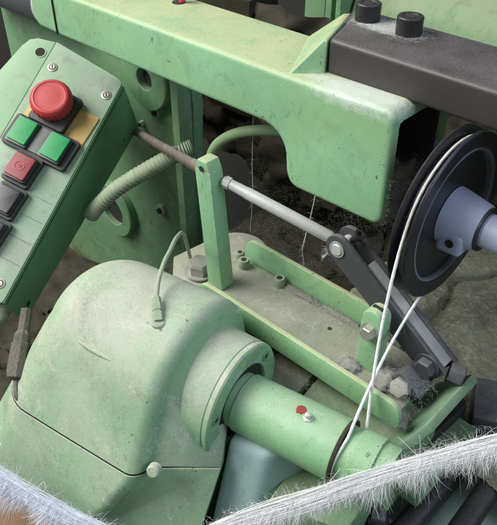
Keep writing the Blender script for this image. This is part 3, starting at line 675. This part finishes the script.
for _ in range(10):
    nn = len(dense); xs = [(dense[i-1].x + dense[i].x*2 + dense[(i+1) % nn].x)/4 for i in range(nn)]
    for i in range(nn): dense[i].x = xs[i]
bm = nb(); nn = len(dense); tw = round(nn/7)
for ph in (0, math.pi):
    pp = []
    for i, p in enumerate(dense):
        tg = (dense[(i+1) % nn]-dense[i-1]).normalized(); nx_ = tg.cross(X).normalized(); a_ = 2*math.pi*tw*i/nn + ph
        pp.append(p + (nx_*math.cos(a_) + tg.cross(nx_)*math.sin(a_))*.12)
    sweep(bm, pp, 1.22, 8, closed=True)
tag(link('drive_belt', bm, 'cord', smooth=60), 'thin white cord belt crossing from the black pulley down to the green tube', 'belt')

# ================================================================== LOWER RIGHT CLUTTER
t = thing('black_rod', 'thick black round rod sloping up at the lower right, nearer the tube', 'rod', (258, 0, -101))
link('rod', lathe(nb(), [(0, 10), (1, 11), (330, 11)], (258, -150, -92), Y, 28), 'black', t)
link('clamp', box(nb(), (256, 30, -84), (30, 20, 26)), 'black', t, bevel=3)
tag(link('black_rod', lathe(nb(), [(0, 9), (1, 10), (330, 10)], (296, -130, -80), (-.03, 1, .04), 28), 'black'), 'black round rod in the lower right corner, nearest the frame edge', 'rod')
tag(link('pale_green_plate', prism(nb(), [(215, -70), (330, -90), (360, 110), (240, 110), (212, 40)], (0, 0, 0), X, Y, Z, -118, -110), 'mint_lit', bevel=2), 'pale green plate lying under the black rods at lower right', 'plate')
bm = nb(); prism(bm, arc(0, 0, 8, 90, 270, 8) + arc(52, 0, 8, -90, 90, 8), (234, -42, -40), Vector((.1, .98, .1)).normalized(), Vector((.85, -.1, .3)).normalized(), Vector((-.3, .1, .9)).normalized(), -4, 4)
tag(link('black_flat_link', bm, 'black', bevel=1), 'short flat black link with rounded ends beside the slotted bracket', 'link')
def connector(x, y, z, rz, label):
    t = thing('black_connector', label, 'connector', (x, y, z-15), 'black connector blocks under the frayed yarn')
    cx, sx = Vector((math.cos(rz), math.sin(rz), 0)), Vector((-math.sin(rz), math.cos(rz), 0))
    link('shell', box(nb(), (x, y, z), (17, 21, 26), cx, sx, Z), 'glossblack', t, bevel=2.5)
    link('cap', box(nb(), Vector((x, y, z+14)), (12, 15, 6), cx, sx, Z), 'lens', t, bevel=1.5)
    link('ridge', box(nb(), Vector((x, y, z+4)) - sx*10.6, (11, 2, 12), cx, sx, Z), 'lever', t, bevel=.6)
connector(220, -84, -86, .4, 'black connector block just under the yarn, closer to the tube')
connector(238, -96, -92, .5, 'lower black connector block at the bottom edge of the picture')
tag(link('black_cable', sweep(nb(), smoothpath([(206, -110, -100), (216, -125, -110), (232, -120, -118), (250, -128, -126), (262, -150, -140)], 8), 6, 14), 'black', smooth=60), 'black cable curling under the connector blocks', 'cable')
tag(link('dark_stop_block', box(nb(), (262, 40, -52), (40, 50, 34), (.9, .43, 0), (-.43, .9, 0)), 'lever', bevel=4), 'dark blue-grey block on the lint beside the slotted bracket', 'block')

# ================================================================== FRAYED YARN BANDS
PL = FRONT
def band(name, label, path, width, wdir, m, nthreads, nfr, fl, frdir, trad, upfr=.12, side=1):
    pts0 = smoothpath(path, 10); n = len(pts0); t = thing(name, label, 'yarn', tuple(pts0[0]))
    wd = Vector(wdir).normalized(); bm = nb()
    for k in range(nthreads):
        o_ = U(-1, 1); ph = U(0, 100); dp = U(-1, 1); pp = []
        for i in range(0, n, 2):
            u = i/(n-1); p = pts0[i]
            ww = o_*width*.5 + noise.noise(Vector((u*7, ph, 0)))*width*.34
            pp.append(p + wd*ww + Vector((noise.noise(Vector((u*5, ph, 7))), noise.noise(Vector((u*5, ph, 3))), 0))*2.4 + fw*(dp*1.6))
        sweep(bm, pp, trad*U(.7, 1.3), 4, cap=False)
    link('core', bm, m, t, smooth=80)['kind'] = 'stuff'
    sm = []
    for k in range(nfr):
        i = random.randrange(n-1); p = pts0[i].lerp(pts0[i+1], U(0, 1)); tg = (pts0[i+1]-pts0[i]).normalized()
        rr_ = U(0, 1)
        if rr_ > .45: d = -wd*U(.5, 1)*side - tg*U(.5, 1.1) - fw*U(0, .25); root = p + wd*width*U(-.3, .5)*side
        elif rr_ < upfr: d = wd*U(.2, 1)*side + tg*U(-1, 1.2) + fw*U(-.5, .2); root = p + wd*width*.4*side
        else: d = Vector(frdir) + tg*U(-.75, .25) + fw*U(-.35, .35) + wd*U(-.2, .2); root = p - wd*width*U(.1, .5)*side
        lump = .55 + .75*abs(noise.noise(Vector((i*.35, 1.7, 0))))*2
        sm.append((root, d.normalized() + Vector((U(-1, 1), U(-1, 1), U(-1, 1)))*.28, (U(.2, 1.0)**1.4 + .12)*fl*lump))
    fibres('fringe', sm, m, t, trad*.72)
    fz = []
    for k in range(12500):
        i = random.randrange(n-1); p = pts0[i].lerp(pts0[i+1], U(0, 1)) + wd*random.gauss(-.1*side, .42)*width + fw*U(-2.5, 1.5)
        fz.append((p, Vector((U(-1, 1), U(-1, 1), U(-1.1, .8))), U(2.5, 8)))
    fibres('fuzz', fz, m, t, .055, bend=1.3)
    # a few long loose ends
    bm = nb()
    for k in range(12):
        i = random.randrange(n-1); p = pts0[i] + wd*width*U(-.3, .5); tg = (pts0[i+1]-pts0[i]).normalized()
        d = (tg*U(-1, 1) + wd*U(-.4, .8) - fw*U(0, .3)).normalized(); l_ = U(10, 26); q = [p, p+d*l_*.4+Vector((U(-3, 3), U(-3, 3), U(0, 4))), p+d*l_*.8+Vector((U(-5, 5), U(-5, 5), U(-3, 4))), p+d*l_+Vector((0, 0, U(-8, 1)))]
        sweep(bm, smoothpath(q, 5), trad*.9, 4, cap=False)
    link('loose_ends', bm, m, t, smooth=80)['kind'] = 'stuff'
    return t
yb = band('frayed_selvedge_band', 'white frayed yarn band sweeping across the lower right corner', [(150, -236, -60), (174.9, -195, -44), (202.3, -157, -32), (228.7, -119, -19.5), (260, -75, -6.5), (293, -33, 4), (340, 20, 14), (390, 83, 26), (467, 166, 35)], 12, upv, 'yarn', 170, 8600, 13.5, -upv*1.0, .19, .03)
band('frayed_yarn_band', 'bluish white frayed yarn band along the bottom left corner', [(-180, -377, -29), (-120, -339, -46), (-57, -304.6, -70), (-23, -289.6, -86), (27, -267, -109.5), (76, -242, -130), (110, -225, -145)], 15, upv, 'yarn_blue', 160, 7500, 14, -upv*.8 - rt*.5, .20, .03)

# ================================================================== LINT
PL = UPPER
def lint(name, label, samples, m, rad):
    o = fibres(name, samples, m, None, rad); o['label'] = label; o['category'] = 'lint'; return o
sm = []
for k in range(5000):
    x = U(0, 102); y = U(73, 100); 
    if U(0, 1) < (y-70)/34+.25: sm.append(((x, y, 171.5), rdir(.35), U(1.5, 4)))
for k in range(1400): a_ = U(0, 6.28); q = random.choice(((1, 166), (51, 161))); r_ = U(12, 24); sm.append(((q[0]+r_*math.cos(a_), q[1]+r_*math.sin(a_), 205), rdir(.3), U(1.5, 3.5)))
lint('pale_lint', 'pale lint fuzz lying on the beam end in front of the dark bar', sm, 'fluff', .065)
def clump(label, c, r, m, seedv):
    bm = nb(); bmesh.ops.create_icosphere(bm, subdivisions=4, radius=1)
    for v in bm.verts:
        q = v.co.copy(); k = 1 + .42*noise.fractal(q*1.6 + Vector((seedv, 0, 0)), 1.0, 2, 4); v.co = Vector(c) + Vector((q.x*r[0], q.y*r[1], q.z*r[2]))*k
    o = tag(link('lint_clump', bm, m, smooth=70), label, 'lint clump')
    fibres('fuzz', [(Vector(c) + Vector((U(-1, 1)*r[0], U(-1, 1)*r[1], U(0, 1)*r[2])), rdir(.9), U(2, 6)) for i in range(700)], 'fluff', o, .045)
clump('big grey lint wad inside the open hanging arm', (90, 112, 80), (14, 26, 24), 'felt', 12)
sm = []
for k in range(5200): 
    y = U(82, 144); sm.append(((U(42, 108), y, 62 + 40*noise.noise(Vector((y*.05, 2, 1))) + U(0, 50)*U(0, 1)), rdir(.8), U(3, 10)))
for k in range(700): sm.append(((U(99, 106), U(72, 92), U(58, 110)), Vector((1, U(-.5, .5), U(-.6, .5))), U(1, 4)))
lint('cavity_lint', 'grey lint packed into the open end of the hanging arm', sm, 'fluff', .08)
PL = FULL
sm = []
for k in range(34000):
    x, y = U(100, 320), U(-20, 330); q = Vector((x*.012+1.3, y*.012, 1.3)); z = -62 + noise.fractal(q, .9, 2.1, 5)*7
    sm.append(((x, y, z+.6), rdir(.25), U(3, 10)))
lint('bed_lint', 'khaki lint fibres matted over the machine bed at right', sm, 'fluff_brown', .075)
sm = []
for k in range(6000):
    x, y = U(-148, 60), U(10, 300); q = Vector((x*.012+5.1, y*.012, 5.1)); z = -92 + noise.fractal(q, .9, 2.1, 5)*6
    sm.append(((x, y, z), rdir(.5), U(3, 11)))
for k in range(2500):
    x = U(-170, 40); cz = -25 + 45*noise.noise(Vector((x*.02, 1, 0))); sm.append(((x, 200 + U(-30, 30), cz+U(-35, 35)), rdir(.9), U(4, 14)))
lint('cavity_floor_lint', 'brown lint tufts in the dark hollow under the beam', sm, 'fluff_brown', .11)
# lint clump mass in hollow
bm = nb(); bmesh.ops.create_icosphere(bm, subdivisions=5, radius=1)
for v in bm.verts:
    q = v.co.copy(); k = 1 + .45*noise.fractal(q*2.2, .8, 2, 4); v.co = Vector((-80 + q.x*120*k, 235 + q.y*55*k, -10 + q.z*75*k))
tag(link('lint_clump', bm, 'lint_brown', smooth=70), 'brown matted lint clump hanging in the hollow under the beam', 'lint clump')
# hanging lint strings
def string(label, pts, r, fz):
    bm = nb(); pp = smoothpath(pts, 8); sweep(bm, pp, lambda u: r*(1+.5*noise.noise(Vector((u*9, r*9, 0)))), 6)
    o = tag(link('lint_string', bm, 'fluff', smooth=60), label, 'lint')
    fibres('fuzz', [(random.choice(pp), rdir(1)-Vector((0, 0, .5)), U(2, 6)) for i in range(fz)], 'fluff', o, .14)
string('lint string dangling under the arm behind the rod', [(19, 80, 57), (20, 72, 30), (23, 60, 6), (22, 60, -8), (25, 60, -24)], .55, 70)
string('wisp of white lint hanging below the rod end', [(106, -12, 84), (104, -13, 79), (106, -13, 74), (101, -14, 68)], .5, 60)
string('thin lint thread hanging behind the upright post', [(-62, 72, 114), (-61, 70, 60), (-60, 70, 20), (-64, 70, -30)], .3, 20)
clump('grey felted lint clump in the channel beside the lever foot', (196, -40, 3), (13, 11, 6), 'felt', 1)
for k_, (cx_, cy_, rx_, ry_, lab) in enumerate(((70, -2, 24, 4, 'low felted lint roll along the foot of the rear flange, beside the nut'), (118, -1, 20, 4, 'low felted lint roll along the foot of the rear flange, nearer the lever'), (60, -66, 22, 3.5, 'low felted lint roll behind the front flange, nearer the post'), (125, -66, 26, 3.5, 'low felted lint roll behind the front flange, nearer the small bracket'))):
    clump(lab, (cx_, cy_, .5), (rx_, ry_, 2.2), 'felt', 20+k_)
clump('small grey lint clump at the foot of the small upright bracket', (160, -46, 2), (9, 8, 4), 'felt', 4)
clump('grey lint clump stuck on the end of the channel flange', (222, -66, 2), (9, 7, 6), 'felt', 7)
sm = []
for k in range(1500): sm.append(((U(10, 215), -33 + random.choice((-1, 1))*(34 - abs(random.gauss(0, 7))), .3), rdir(.3), U(2, 6)))
for k in range(500): sm.append(((U(70, 225), U(-80, -73), U(-18, -8)), rdir(.8), U(2, 7)))
for k in range(500): sm.append((lb + Vector((U(-40, 5), U(-45, -10), U(-20, 8))), rdir(.9), U(2, 8)))
for k in range(300): sm.append(((U(150, 200), U(-66, -50), .3), rdir(.5), U(2, 6)))
lint('channel_lint', 'loose grey lint fibres caught along the channel and the lever foot', sm, 'fluff', .06)
